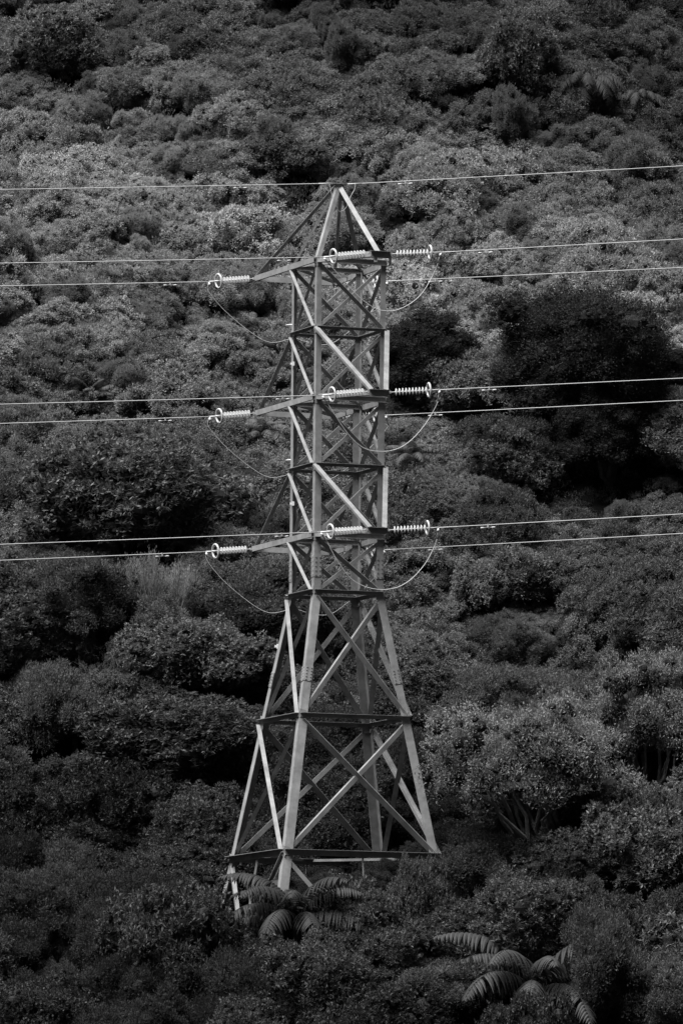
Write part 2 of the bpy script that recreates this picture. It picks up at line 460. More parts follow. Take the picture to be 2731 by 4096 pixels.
# small plates fixed to the legs
for (px_, py_, l, i, w, h, nm) in ((1173, 1457, 'A2', Li, .12, .2, 'marker_plate'), (1172, 2017, 'A3', Li, .13, .2, 'marker_plate'), (1112, 2588, 'B4', Li, .14, .22, 'marker_plate')):
    P = on_plane(px_, py_, C(l, i), (1, 0)); P = Vector((P.x, P.y - .35, P.z))
    mb = TB(); mb.box(P, Vector((w, 0, 0)), Vector((0, .02, 0)), Vector((0, 0, h))); mb.box(P + Vector((-w * .8, .02, 0)), Vector((w * .8, 0, 0)), Vector((0, .04, 0)), Vector((0, 0, h * .5)))
    mb.build(nm, M_PLATE)
P = T_A1 - UPZ * .26
P = on_plane(1502, 1038, T_A1 + FL * .05, FR)
mb = TB(); mb.box(P, FR * .17, FL * .015, UPZ * .22); mb.build('marker_plate', M_PLATE)

# ------------------------------------------------------------------ insulator strings
DL = Vector((-math.cos(math.radians(27)), -math.sin(math.radians(27)), 0))
DR = Vector((math.cos(math.radians(13)), math.sin(math.radians(13)), 0))
LS = 2.5
def make_string():
    root = empty('insulator_string')
    mb = MB(); mb.tube([(0, 0, 0), (.34, 0, 0)], .022, 6); mb.box((.06, 0, 0), (.12, 0, 0), (0, .05, 0), (0, 0, .12)); mb.build('shackle', M_FITTING, root)
    mb = MB(); mb.tube([(.3, 0, 0), (1.98, 0, 0)], .028, 8); mb.build('rod', M_CERAM, root, True)
    prof = [(-.055, .03), (-.05, .05), (-.035, .06), (-.02, .1), (.0, .155), (.018, .178), (.03, .172), (.028, .14), (.02, .12), (.034, .11), (.02, .085), (.035, .06), (.05, .03)]
    d0 = None
    for k in range(10):
        if d0 is None:
            mb = MB(); mb.lathe([(x_ * .72, r_) for x_, r_ in prof], 24); d0 = mb.build('disc', M_CERAM, root, True); o = d0
        else:
            o = d0.copy(); COL.objects.link(o); o.parent = root
        o.location = (.36 + k * .162, 0, 0)
    mb = MB(); mb.torus((1.98, 0, 0), .335, .05, 32, 12)
    mb.tube([(1.98, .32, 0), (2.0, .1, .02), (2.0, -.1, .02), (1.98, -.32, 0)], .02, 6)
    mb.build('grading_ring', M_CERAM, root, True)
    mb = MB(); mb.tube([(1.95, 0, 0), (2.12, 0, 0), (2.2, 0, 0), (2.5, 0, 0)], [.03, .05, .035, .042], 8)
    mb.box((2.06, 0, .0), (.16, 0, 0), (0, .04, 0), (0, 0, .1)); mb.build('dead_end_clamp', M_WIRE, root, True)
    return root
SPROTO = [None]
def copy_tree(o, parent=None):
    c = o.copy(); COL.objects.link(c); c.parent = parent
    for ch in list(o.children): copy_tree(ch, c)
    return c
def place_string(P, dirv, label):
    if SPROTO[0] is None: o = SPROTO[0] = make_string()
    else: o = copy_tree(SPROTO[0])
    dv = dirv.normalized(); y = UPZ.cross(dv).normalized(); z = dv.cross(y)
    M = Matrix.Identity(4)
    for k in range(3): M[k][0] = dv[k]; M[k][1] = y[k]; M[k][2] = z[k]; M[k][3] = P[k]
    o.matrix_world = M
    tag(o, label, 'insulator', 'disc insulator strings on the cross-arms')
    return o
def cable(name, pts, r, label, cat, group, mat=M_WIRE, n=8):
    P0 = Vector(pts[0])
    mb = MB(); mb.tube([Vector(p) - P0 for p in pts], r, n); o = mb.build(name, mat, None, True); o.location = P0
    return tag(o, label, cat, group)
def make_damper():
    root = empty('vibration_damper')
    mb = MB(); mb.tube([(-.27, 0, -.13), (-.1, 0, -.115), (0, 0, -.11), (.1, 0, -.115), (.27, 0, -.13)], .011, 6); mb.build('messenger_cable', M_FITTING, root)
    mb = MB(); mb.box((0, 0, -.04), (.07, 0, 0), (0, .05, 0), (0, 0, .17)); mb.build('clamp', M_FITTING, root)
    for s_ in (-1, 1):
        mb = MB(); mb.lathe([(s_ * .36, 0.001), (s_ * .355, .035), (s_ * .3, .045), (s_ * .24, .04), (s_ * .17, .03), (s_ * .17, .001)], 10)
        o = mb.build('weight', M_FITTING, root, True); o.location = (0, 0, -.13)
    return root
DPROTO = [None]
def place_damper(P, dirv, label):
    if DPROTO[0] is None: o = DPROTO[0] = make_damper()
    else: o = copy_tree(DPROTO[0])
    dv = dirv.normalized(); y = UPZ.cross(dv).normalized(); z = dv.cross(y)
    M = Matrix.Identity(4)
    for k in range(3): M[k][0] = dv[k]; M[k][1] = y[k]; M[k][2] = z[k]; M[k][3] = P[k]
    o.matrix_world = M
    tag(o, label, 'damper', 'vibration dampers clamped to the wires')
def span(E, pe, dirv, r, label, name='power_line', group='conductors of the power line', dpx=None, dlabel=''):
    """wire from E through the frame-edge pixel pe and on, sagging like a long span"""
    Q = on_plane(*pe, E, dirv)
    d = (Q - E); L = math.hypot(d.x, d.y); s0 = d.z / L; h = Vector((d.x, d.y, 0)) / L
    tot = 230.0; a = 0.00012
    pts = []
    for k in range(41):
        s_ = tot * (k / 40) ** 1.5
        pts.append(E + h * s_ + UPZ * ((s0 - a * L) * s_ + a * s_ * s_))
    cable(name, pts, r, label, 'wire', group)
    if dpx is not None:
        f = (on_plane(*dpx, E, dirv) - E); f = math.hypot(f.x, f.y)
        place_damper(E + h * f + UPZ * ((s0 - a * L) * f + a * f * f), h + UPZ * s0, dlabel)
    return h, s0
lv = {'A1': 'upper', 'A2': 'middle', 'A3': 'lower'}
D = {'A1': dict(nl=(1302, 1027), nle=(0, 1052), nr=(1768, 1008), nre=(2731, 955), fl=(822, 1127), fle=(0, 1143), fr=(1562, 1123), fre=(2731, 1069),
                dnl=(1135, 1031), dnr=(1940, 998), dfl=(680, 1130), dfr=(1740, 1115)),
     'A2': dict(nl=(1298, 1580), nle=(0, 1617), nr=(1765, 1558), nre=(2731, 1512), fl=(822, 1668), fle=(0, 1694), fr=(1560, 1660), fre=(2731, 1601),
                dnl=(1130, 1580), dnr=(1955, 1549), dfl=(660, 1674), dfr=(1740, 1651)),
     'A3': dict(nl=(1294, 2128), nle=(0, 2178), nr=(1762, 2110), nre=(2731, 2056), fl=(815, 2208), fle=(0, 2242), fr=(1555, 2199), fre=(2731, 2134),
                dnl=(1126, 2134), dnr=(1950, 2101), dfl=(648, 2218), dfr=(1740, 2189))}
JN = {'A1': [(1302, 1030), (1312, 1050), (1360, 1105), (1420, 1172), (1470, 1214), (1510, 1236), (1550, 1243), (1590, 1238), (1640, 1214), (1685, 1175), (1720, 1120), (1750, 1055), (1766, 1012)],
      'A2': [(1298, 1583), (1308, 1610), (1340, 1660), (1385, 1727), (1430, 1775), (1470, 1798), (1515, 1805), (1560, 1803), (1610, 1785), (1660, 1745), (1705, 1690), (1735, 1640), (1752, 1600), (1764, 1562)],
      'A3': [(1294, 2131), (1300, 2150), (1330, 2210), (1370, 2275), (1410, 2320), (1460, 2347), (1510, 2358), (1550, 2358), (1600, 2345), (1650, 2312), (1700, 2255), (1735, 2190), (1750, 2145), (1761, 2114)]}
dyf = {'A1': 0, 'A2': 541, 'A3': 1083}
JF0 = [(822, 1130), (832, 1160), (880, 1222), (930, 1270), (985, 1315), (1035, 1350), (1070, 1366), (1100, 1369), (1135, 1362), (1165, 1354), (1195, 1356), (1225, 1366), (1260, 1374), (1300, 1378), (1340, 1366), (1390, 1330), (1440, 1290), (1500, 1228), (1540, 1180), (1556, 1150), (1561, 1127)]
def smoothline(pts, n=6):
    out = []
    P = [pts[0]] + list(pts) + [pts[-1]]
    for i in range(1, len(P) - 2):
        for k in range(n):
            t = k / n; a, b, c, d = P[i - 1], P[i], P[i + 1], P[i + 2]
            out.append(.5 * ((2 * b) + (c - a) * t + (2 * a - 5 * b + 4 * c - d) * t * t + (-a + 3 * b - 3 * c + d) * t ** 3))
    out.append(pts[-1]); return out
for l in ('A1', 'A2', 'A3'):
    d = D[l]; nm = lv[l]
    Tl, Tr = near_tip[l]
    ends = {}
    for key, P, dv, side, cir in (('nl', Tl - FR * .1, DL, 'left', 'near'), ('nr', Tr + FR * .1, DR, 'right', 'near'),
                                  ('fl', tipL[l] - FR * .1, DL, 'left', 'far'), ('fr', tipR[l] + FR * .12, DR, 'right', 'far')):
        tq = on_plane(*d[key], P, dv); v = (tq - P).normalized()
        place_string(P, v, 'white disc insulator string with ring, pulling %s from the %s %s cross-arm' % (side, cir, nm))
        E = P + v * LS; ends[key] = E
        print('STR', l, key, (tq - P).length)
        span(E - v * .1, d[key + 'e'], dv, .0205, 'pale %s conductor leaving the %s side cross-arm to the %s' % (nm, cir, side), dpx=d['d' + key],
             dlabel='small dumbbell damper under the %s %s conductor left of the tower' % (cir, nm) if side == 'left' else 'small dumbbell damper under the %s %s conductor right of the tower' % (cir, nm))
    def jumper(pxs, A, Bp, label):
        v = (Bp - A); v.z = 0
        pts = [A] + [on_plane(*q, A, v) for q in pxs[1:-1]] + [Bp]
        pts = smoothline(pts)
        o = cable('jumper_cable', pts, .017 if 'near' in label else .012, label, 'cable', 'jumper loops under the cross-arms')
        # end fittings of the loop
        for (a0, a1) in ((0, 8), (-1, -9)):
            p0, p1 = pts[a0], pts[a1]; v2 = (p1 - p0).normalized()
            mb = MB(); mb.tube([Vector(p) - Vector(pts[0]) for p in (p0, p0 + v2 * .12, p0 + v2 * .18, p0 + v2 * .5)], [.045, .05, .03, .028], 8)
            mb.box(p0 + v2 * .1 - Vector(pts[0]), v2 * .14, Vector((.1, 0, 0)), Vector((0, .1, 0)))
            mb.build('terminal', M_WIRE, o, True)
        return pts
    jumper(JN[l], ends['nl'] - UPZ * .03, ends['nr'] - UPZ * .03, 'long pale jumper loop hanging in front of the tower under the %s near cross-arm' % nm)
    k = dyf[l]; sc_ = 1.0
    pf = jumper([(x - (3 if l == 'A3' else 0), y + k) for x, y in JF0], ends['fl'] - UPZ * .03, ends['fr'] - UPZ * .03, 'pale jumper loop passing behind the tower under the %s far cross-arm' % nm)
    # post insulator that holds the far loop off the body
    ml = {'A1': 'M1', 'A2': 'M2', 'A3': 'W'}[l]
    base = C(ml, Li) + UPZ * .35 - FL * .1
    post = empty('post_insulator', base)
    A = ends['fl']; v = ends['fr'] - A; v.z = 0
    hold = on_plane(1240, 1371 + k, A, v); ringp = on_plane(1177, 1299 + k, C(ml, Li), FR)
    tag(post, 'pale post insulator with flat ring holding the %s far jumper behind the tower' % nm, 'insulator', 'post insulators behind the tower')
    rl = ringp + FL * .25 - base
    mb = MB()
    b0 = len(mb.V); mb.torus((0, 0, 0), .29, .045, 28, 10)
    mb.V = [Vector((v_.y, v_.z, v_.x)) + rl for v_ in mb.V]; mb.build('grading_ring', M_CERAM, post, True)
    mb = MB(); mb.tube([rl + Vector((0, 0, .05)), rl + Vector((.05, .1, -.3)), hold - base + UPZ * .08], .03, 8); mb.build('rod', M_FITTING, post, True)
    mb = MB(); h0 = hold - base
    mb.box(h0 + UPZ * .03, FR * .3, FL * .08, UPZ * .14); mb.build('clamp', M_CERAM, post)
    mb = MB(); mb.tube([h0 + FR * -.22 - UPZ * .2, h0 + FR * .3 - UPZ * .24], .13, 12); mb.build('weight', M_DARKIRON, post, True)
# earth wire
for side, dv, pe, p0, dp in (('left', DL, (0, 757), (1318, 735), (960, 742)), ('right', DR, (2731, 662), (1402, 733), (1620, 718))):
    P = PK + UPZ * .1 + FR * (-.36 if side == 'left' else .36)
    h, s0 = span(P, pe, dv, .02, 'thin pale earth wire running %s from the tower peak' % side, name='earth_wire', group='earth wires at the tower peak', dpx=dp, dlabel='small dumbbell damper on the earth wire %s of the tower peak' % side)
    mb = MB(); mb.tube([Vector((0, 0, 0)), (h + UPZ * s0) * .75], .03, 8); o = mb.build('wire_clamp', M_FITTING, None, True); o.location = P
    tag(o, 'short pale clamp holding the earth wire on the %s side of the peak' % side, 'clamp')
ja = [(1318, 735), (1322, 755), (1331, 795), (1341, 825), (1352, 840), (1362, 844), (1378, 836), (1392, 812), (1402, 785), (1418, 755), (1421, 735)]
ea = on_plane(*ja[0], PK - FL * .25, FR); pts = smoothline([on_plane(*q, PK - FL * .25, FR) for q in ja])
cable('jumper_cable', pts, .012, 'short thin jumper loop hanging just below the tower peak', 'cable', 'jumper loops under the cross-arms')

# ------------------------------------------------------------------ vegetation: prototypes
def unit(a): return a / np.maximum(np.linalg.norm(a, axis=-1, keepdims=True), 1e-9)
def leaves(P, N, length, width, upb=.35, outb=.7, rnd=.8, g=rng):
    """rhombic leaves at points P with outward directions N"""
    n = len(P)
    ax = unit(N * outb + unit(g.normal(size=(n, 3))) * rnd + np.array([0, 0, upb]))
    side = unit(np.cross(ax, np.array([0, 0, 1.0]) + g.normal(size=(n, 3)) * .45))
    L = length * g.uniform(.7, 1.3, (n, 1)); Wd = width * g.uniform(.75, 1.25, (n, 1))
    a = P; b = P + ax * L * .5 + side * Wd * .5; c = P + ax * L; d = P + ax * L * .5 - side * Wd * .5
    return np.stack([a, b, c, d], 1)
def dome_dirs(n, lo=-.25, g=rng):
    k = np.arange(n) + .5
    z = 1 - (1 - lo) * k / n
    ph = k * 2.39996 + g.uniform(0, 6.28)
    r = np.sqrt(np.clip(1 - z * z, 0, 1))
    v = np.stack([r * np.cos(ph), r * np.sin(ph), z], 1)
    return unit(v + g.normal(size=v.shape) * .13)
def lobes(R, H, n, fr, g, lo=-.25, offc=.62):
    """two levels of rounded masses over a dome of radius R, height H (ellipsoid, centre at 0)"""
    D1 = dome_dirs(n, lo, g)
    r1 = R * g.uniform(fr[0], fr[1], n)
    sc = g.uniform(.74, 1.14, (n, 1))
    c1 = D1 * np.array([R, R, H]) * sc - D1 * (r1 * offc)[:, None]
    return D1, c1, r1
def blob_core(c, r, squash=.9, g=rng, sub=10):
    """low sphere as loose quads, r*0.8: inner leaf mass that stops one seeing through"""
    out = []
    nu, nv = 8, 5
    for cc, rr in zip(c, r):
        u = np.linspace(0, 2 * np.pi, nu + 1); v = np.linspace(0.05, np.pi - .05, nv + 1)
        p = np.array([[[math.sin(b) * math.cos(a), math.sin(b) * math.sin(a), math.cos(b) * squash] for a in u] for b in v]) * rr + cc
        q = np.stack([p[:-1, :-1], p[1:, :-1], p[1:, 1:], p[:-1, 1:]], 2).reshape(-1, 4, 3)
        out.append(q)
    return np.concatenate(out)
NB = [0]
def crown(R, H, n1, n2, nleaf, ll, lw, seed, mode='broad', lo=-.3, fr=(.26, .42), rosette=0, offc=.62, spread=1.12, wamp=1.0, body_=.5):
    g = np.random.default_rng(seed)
    D1, c1, r1 = lobes(R, H, n1, fr, g, lo, offc); lo_ = lo
    cs, rs, ds = [], [], []
    for d, c, r in zip(D1, c1, r1):
        k = n2
        dd = dome_dirs(k, -.2, g)
        # turn the dome to face mostly up and outwards
        a = unit(d * .8 + np.array([0, 0, .7])); t = unit(np.cross(a, [0.3, .2, 1])); b = np.cross(a, t)
        dd = dd[:, :1] * t + dd[:, 1:2] * b + dd[:, 2:] * a
        rr = r * g.uniform(.28, .48, k)
        cs.append(c + dd * (r - rr * .5)[:, None] * g.uniform(.85, 1.15, (k, 1)) * np.array([1, 1, .85])); rs.append(rr); ds.append(np.repeat(d[None], k, 0))
    cs = np.concatenate(cs); rs = np.concatenate(rs); ds = np.concatenate(ds)
    def warp(p):
        f = p / R; o = np.zeros(len(p))
        for q_ in range(4):
            w1 = wd[q_]; o += np.sin(f @ w1[:3] * (1.6 + q_ * 1.1) + w1[3]) * (.17, .13, .08, .05)[q_] * wamp
        return p * (1 + o)[:, None]
    wd = [np.append(unit(g.normal(size=3)), g.uniform(0, 6.28)) for _ in range(4)]
    cs = warp(cs); c1 = warp(c1)
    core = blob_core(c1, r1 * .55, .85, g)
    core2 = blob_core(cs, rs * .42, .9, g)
    w = rs ** 2; w /= w.sum()
    cnt = g.multinomial(nleaf if not rosette else nleaf // rosette, w)
    ii = np.repeat(np.arange(len(cs)), cnt)
    v = unit(g.normal(size=(len(ii), 3)) + ds[ii] * .55 + np.array([0, 0, .45]))
    P = cs[ii] + v * (rs[ii] * (.8 + (spread - .8) * g.random(len(ii)) ** 1.6))[:, None] + g.normal(size=(len(ii), 3)) * .025 * R
    N = v
    if rosette:
        P = np.repeat(P, rosette, 0); N = np.repeat(N, rosette, 0)
        Lq = leaves(P, N, ll, lw, .15, .55, .95, g)
    elif mode == 'fine':
        Lq = leaves(P, N, ll, lw, .45, .55, .7, g)
    else:
        Lq = leaves(P, N, ll, lw, .3, .5, .9, g)
    nb = nleaf // 4
    vb = unit(g.normal(size=(nb, 3)) + np.array([0, 0, .3])); vb[:, 2] = np.maximum(vb[:, 2], lo)
    Pb = warp(vb * np.array([R, R, H]) * g.uniform(.66, .86, (nb, 1)))
    body = leaves(Pb, vb, ll * 1.15, lw * 1.3, .4, .5, .8, g)
    u = np.linspace(0, 2 * np.pi, 15); w_ = np.linspace(.02, 2.2, 9)
    pp = np.array([[[math.sin(b) * math.cos(a), math.sin(b) * math.sin(a), math.cos(b)] for a in u] for b in w_]) * np.array([R, R, H]) * body_
    shell = np.stack([pp[:-1, :-1], pp[1:, :-1], pp[1:, 1:], pp[:-1, 1:]], 2).reshape(-1, 4, 3)
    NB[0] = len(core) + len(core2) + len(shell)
    return np.concatenate([core, core2, shell, body, Lq]), c1, r1
def limbs(bases, targets, g, r0_=.09, seg=6, wob=.12):
    mb = MB()
    for (b, t) in zip(bases, targets):
        b = Vector(b); t = Vector(t); L = (t - b).length
        pts = []
        for k in range(seg + 1):
            f = k / seg
            p = b.lerp(t, f); p.z = b.z + (t.z - b.z) * (f ** .8)
            if 0 < k < seg: p += Vector(g.normal(size=3)) * wob * L * .25
            pts.append(p)
        mb.tube(pts, [r0_ * (1 - .8 * k / seg) for k in range(seg + 1)], 6)
    return mb
PROTO = {}
def make_proto(kind, var, R, H, cz, qu, c1, r1, lmat, bark, trunk_r=.1, nl=7):
    """crown mesh + trunk mesh; crown centre at height cz above the base"""
    q = qu.copy(); q[:, :, 2] += cz
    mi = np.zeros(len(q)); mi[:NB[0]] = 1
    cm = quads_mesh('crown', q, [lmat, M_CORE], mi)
    g = np.random.default_rng(hash_(kind, var))
    idx = np.argsort(-r1)[:nl]
    tg = [c1[i] * (.95 if kind == 'wind' else .6) + np.array([0, 0, cz]) for i in idx]
    mb = limbs([(g.uniform(-.05, .05), g.uniform(-.05, .05), -.8)] * len(tg), tg, g, trunk_r)
    tm = bpy.data.meshes.new('trunk'); tm.from_pydata([tuple(v) for v in mb.V], [], mb.F); tm.materials.append(bark); tm.update()
    PROTO.setdefault(kind, []).append((cm, tm, R, cz))
def hash_(k, v): return sum(ord(c) * (i + 3) for i, c in enumerate(k)) + v * 77
for v in range(5):
    q, c1, r1 = crown(2.2, 1.75, 40, 10, 44000, (.13, .17, .11, .15, .12)[v], (.05, .06, .045, .05, .055)[v], 100 + v, fr=(.2, .36), lo=-.75, rosette=7, offc=.55, spread=1.2, wamp=1.4)
    make_proto('broad', v, 2.2, 1.6, 1.7, q, c1, r1, M_LEAF, M_DBARK, .07)
for v in range(5):
    q, c1, r1 = crown(2.0, 1.6, 42, 10, 50000, .11, .034, 200 + v, 'fine', fr=(.17, .34), lo=-.75, offc=.6, spread=1.3, wamp=1.4)
    make_proto('fine', v, 2.0, 1.6, 1.5, q, c1, r1, M_FINE, M_DBARK, .06)
for v in range(6):
    q, c1, r1 = crown(1.5, 1.15, 26, 8, 26000, (.1, .13, .08, .11, .09, .15)[v], (.03, .05, .025, .045, .03, .05)[v], 300 + v, 'broad' if v % 2 else 'fine', fr=(.2, .4), lo=-.6, offc=.6, spread=1.3, wamp=1.5)
    make_proto('shrub', v, 1.5, 1.15, .8, q, c1, r1, M_FINE if v % 2 == 0 else M_LEAF, M_DBARK, .05)
for v in range(6):
    q, c1, r1 = crown(2.0, .85, 52, 7, 34000, (.11, .1, .14, .09, .12, .13)[v], (.04, .035, .05, .03, .045, .045)[v], 600 + v, 'broad' if v % 2 else 'fine', fr=(.13, .26), lo=-.1, offc=.1, spread=1.25, wamp=2.2, body_=.5)
    make_proto('mat', v, 2.0, .85, .75, q, c1, r1, M_FINE if v % 2 == 0 else M_LEAF, M_DBARK, .04)
for v in range(2):
    q, c1, r1 = crown(3.4, 3.2, 46, 11, 70000, .12, .045, 400 + v, 'broad', fr=(.2, .3), lo=-.8, offc=.6, spread=1.2)
    make_proto('dark', v, 3.4, 3.0, 3.6, q, c1, r1, M_FINE, M_DBARK, .2)
for v in range(2):
    q, c1, r1 = crown(3.0, 2.5, 22, 14, 56000, .12, .042, 500 + v, 'broad', fr=(.24, .38), lo=-.2, spread=1.15, offc=.3, wamp=1.5, body_=.35)
    make_proto('wind', v, 3.0, 2.4, 3.0, q, c1, r1, M_FINE, M_BARK, .13, 26)

def fern_mesh(seed, n=18, L=2.3, hang=1.0):
    g = np.random.default_rng(seed); Q = []
    for k in range(n):
        az = 2 * math.pi * k / n + g.uniform(-.15, .15); tilt = g.uniform(.55, 1.0) if k % 2 else g.uniform(1.0, 1.4)
        Lf = L * g.uniform(.85, 1.1); hd = np.array([math.cos(az), math.sin(az), 0]); up = np.array([0, 0, 1.])
        S = 30; p = np.zeros(3); a = tilt; pts = [p.copy()]; tans = []
        for s in range(S):
            t = hd * math.cos(a) + up * math.sin(a); tans.append(t); p = p + t * Lf / S; pts.append(p.copy()); a -= hang * g.uniform(.06, .085)
        side = np.array([-math.sin(az), math.cos(az), 0])
        for s in range(1, S):
            f = s / S; t = tans[s]; nrm = np.cross(t, side); nrm = nrm if nrm[2] > 0 else -nrm
            wd = g.uniform(.85, 1.1) * .62 * L / 2.3 * math.sin(min(1, f * 1.5 + .1) * math.pi * .5) * (1 - f ** 3) + .04
            c = pts[s]
            Q.append([pts[s - 1] - side * .012, pts[s - 1] + side * .012, c + side * .01, c - side * .01])
            hz = math.hypot(t[0], t[1]); ww0 = .085 * Lf / 2.6
            for sg in (-1, 1):
                d = unit(side * sg + t * g.uniform(.3, .5)); q0 = c; dd = d; wj = wd * g.uniform(.9, 1.08)
                if g.random() < .04: continue
                for m_ in range(6):
                    dd = unit(dd - up * (.04 + .26 * hz) + g.normal(size=3) * .02); q1 = q0 + dd * wj / 6
                    w0 = ww0 * (.55, 1, .95, .85, .65, .4, .08)[m_] * .5; w1 = ww0 * (.55, 1, .95, .85, .65, .4, .08)[m_ + 1] * .5
                    cv = nrm * .012
                    Q.append([q0 - t * w0 - cv, q0, q1, q1 - t * w1 - cv]); Q.append([q0, q0 + t * w0 - cv, q1 + t * w1 - cv, q1])
                    q0 = q1
    return quads_mesh('fronds', np.array(Q), [M_FERN])
FERN = [fern_mesh(1, 19, 2.6, .85), fern_mesh(2, 14, 2.4, .7), fern_mesh(3, 18, 2.6, 1.25)]
def trunk_mesh(h, r, bark=M_DBARK):
    mb = MB(); mb.tube([(0, 0, -h), (.05, .02, -h * .5), (0, 0, -.05), (0, 0, .12)], [r * 1.3, r * .9, r, r * .6], 8)
    me = bpy.data.meshes.new('trunk'); me.from_pydata([tuple(v) for v in mb.V], [], mb.F); me.materials.append(bark); me.update(); return me
FTR = trunk_mesh(3.0, .13)
def bare_mesh(seed, H=2.4, vase=False):
    g = np.random.default_rng(seed); mb = MB()
    def rec(p, d, L, r, dep):
        pts = [Vector(p)]; dd = Vector(d)
        for k in range(3):
            dd = (dd + Vector(g.normal(size=3)) * (.06 if vase else .16) + Vector((0, 0, .05))).normalized(); pts.append(pts[-1] + dd * L / 3)
        mb.tube(pts, [r, r * .9, r * .8, r * .65], 4 if dep < 3 else 5, False)
        if dep == 0: return
        for k in range(3 if not vase else (4 if dep > 1 else 3)):
            nd = (dd + Vector(g.normal(size=3)) * (.22 if vase else .5)).normalized()
            if vase: nd = (nd + Vector((0, 0, .22))).normalized()
            rec(pts[-1] if k else pts[2], nd, L * g.uniform(.62, .85), r * .58, dep - 1)
    n = 5 if vase else 3
    for k in range(n):
        a = 2 * math.pi * k / n + g.uniform(-.4, .4)
        sp_ = g.uniform(.25, .55) if vase else g.uniform(.3, .6)
        rec((0, 0, -.5), Vector((math.cos(a) * sp_, math.sin(a) * sp_, 1)).normalized(), H * .36, .045 if vase else .05, 4 if vase else 4)
    me = bpy.data.meshes.new('branches'); me.from_pydata([tuple(v) for v in mb.V], [], mb.F); me.materials.append(M_BARK); me.update()
    tips = np.array([tuple(v) for v in mb.V])
    return me, tips
BARE = [bare_mesh(3), bare_mesh(8)]
VASE = bare_mesh(21, 3.4, True)
_t = VASE[1]; _t = _t[_t[:, 2] > 1.6]
_g = np.random.default_rng(5); _s = _t[_g.integers(0, len(_t), 16000)] + _g.normal(size=(16000, 3)) * .05
VLEAF = quads_mesh('foliage', leaves(_s, unit(_s * np.array([1, 1, .1])), .10, .014, 1.2, .2, .25, _g), [M_FINE])

# ------------------------------------------------------------------ vegetation: placing
def hgt(x, y): return float(terrain(x, y))
def ground_hit(px, py, dz):
    """where the pixel's ray passes dz above the ground"""
    r = ray(px, py); lo = None
    for y in np.arange(384, 520, .5):
        s = y / r.y
        if r.z * s <= hgt(r.x * s, y) + dz:
            a, b = y - .5, y
            for _ in range(12):
                m_ = (a + b) / 2; s = m_ / r.y
                if r.z * s <= hgt(r.x * s, m_) + dz: b = m_
                else: a = m_
            s = b / r.y
            return r.x * s, b
    return None
plants = []      # dicts for labels
def put(kind, x, y, R, alb, name, cat, group, label=None, tone=None, var=None, sz=1.0, parts=True, sink=0.0):
    pr = PROTO[kind]; cm, tm, R0, cz = pr[var % len(pr) if var is not None else random.randrange(len(pr))]
    s = R / R0
    z = hgt(x, y) - sink
    root = bpy.data.objects.new(name, None); COL.objects.link(root)
    lean = 0.0 if kind in ('dark', 'wind') or label else .5 if y > 420 else .15
    root.matrix_world = (Matrix.Translation((x, y, z)) @ Matrix.Rotation(lean + random.uniform(-.1, .1), 4, 'X') @ Matrix.Rotation(random.uniform(-.12, .12), 4, 'Y') @ Matrix.Rotation(random.uniform(0, 6.28), 4, 'Z')
                         @ Matrix.Diagonal((s * random.uniform(.9, 1.25), s * random.uniform(.85, 1.15), s * sz, 1)))
    c = bpy.data.objects.new('crown', cm); COL.objects.link(c); c.parent = root; c.color = (alb, alb, alb, 1)
    if parts:
        t = bpy.data.objects.new('trunk', tm); COL.objects.link(t); t.parent = root
    plants.append(dict(o=root, kind=kind, x=x, y=y, z=z + cz * s * sz, R=R, alb=alb, cat=cat, group=group, label=label))
    return root
taken = []; protect = []
def free(x, y, R, k=.80):
    for (a, b, r) in taken:
        if (a - x) ** 2 + ((b - y)) ** 2 < (k * (r + R)) ** 2: return False
    return True
def feature(kind, px, py, wpx, alb, label, name='broadleaf_tree', cat='tree', group='separate trees on the hillside', sz=1.0, var=0):
    R = wpx / 2 / (FPX / 405.0)
    pr = PROTO[kind][0]; cz = pr[3] * R / pr[2] * sz
    h = ground_hit(px, py, cz)
    if h is None: return
    R *= h[1] / 405.0
    put(kind, h[0], h[1], R, alb * 1.15, name, cat, group, label, var=var, sz=sz)
    protect.append((px, py, wpx, h[1]))
    taken.append((h[0], h[1], R * 1.0))
feature('dark', 2320, 1450, 640, .024, 'largest dark dense tree on the hillside, between the upper and middle wires at right', 'dense_tree', sz=.95, var=0)
feature('dark', 1720, 1450, 400, .018, 'round dark dense tree just right of the tower above the middle arms', 'dense_tree', sz=.95, var=1)
feature('dark', 2440, 1740, 460, .018, 'dark dense tree below the middle wires near the right edge', 'dense_tree', sz=.9, var=1)
feature('dark', 2710, 1480, 180, .02, 'dark tree cut by the right edge between upper and middle wires', 'dense_tree', var=0)
feature('wind', 2190, 3090, 680, .155, 'big windswept tree with pale bare branches, right of the lower tower legs', 'windswept_tree', sz=1.15, var=0)
feature('wind', 2590, 2960, 560, .15, 'windswept tree with pale limbs at the right edge above the big one', 'windswept_tree', sz=1.25, var=1)
feature('broad', 2620, 3480, 460, .085, 'long leaved pale tree at the right edge below the windswept trees', 'broadleaf_tree', var=1)
feature('broad', 860, 2640, 480, .10, 'pale crowned broadleaf tree left of the tower below its waist', 'broadleaf_tree', var=2)
feature('broad', 1060, 2760, 260, .10, 'small broadleaf tree touching the left tower leg below the waist', 'broadleaf_tree', var=0)
feature('fine', 1000, 2480, 560, .055, 'flat topped fine leaved tree left of the tower waist', 'fine_leaved_tree', sz=.8, var=1)
feature('fine', 330, 2420, 460, .06, 'smooth round dark crown left of the upright twiggy tree', 'fine_leaved_tree', sz=.9, var=0)
feature('broad', 130, 2560, 420, .075, 'tufted broadleaf tree at the left edge below the lowest wires', 'broadleaf_tree', var=3)
feature('broad', 700, 3000, 540, .055, 'wide low dark crown left of the lower tower leg', 'broadleaf_tree', sz=.8, var=1)
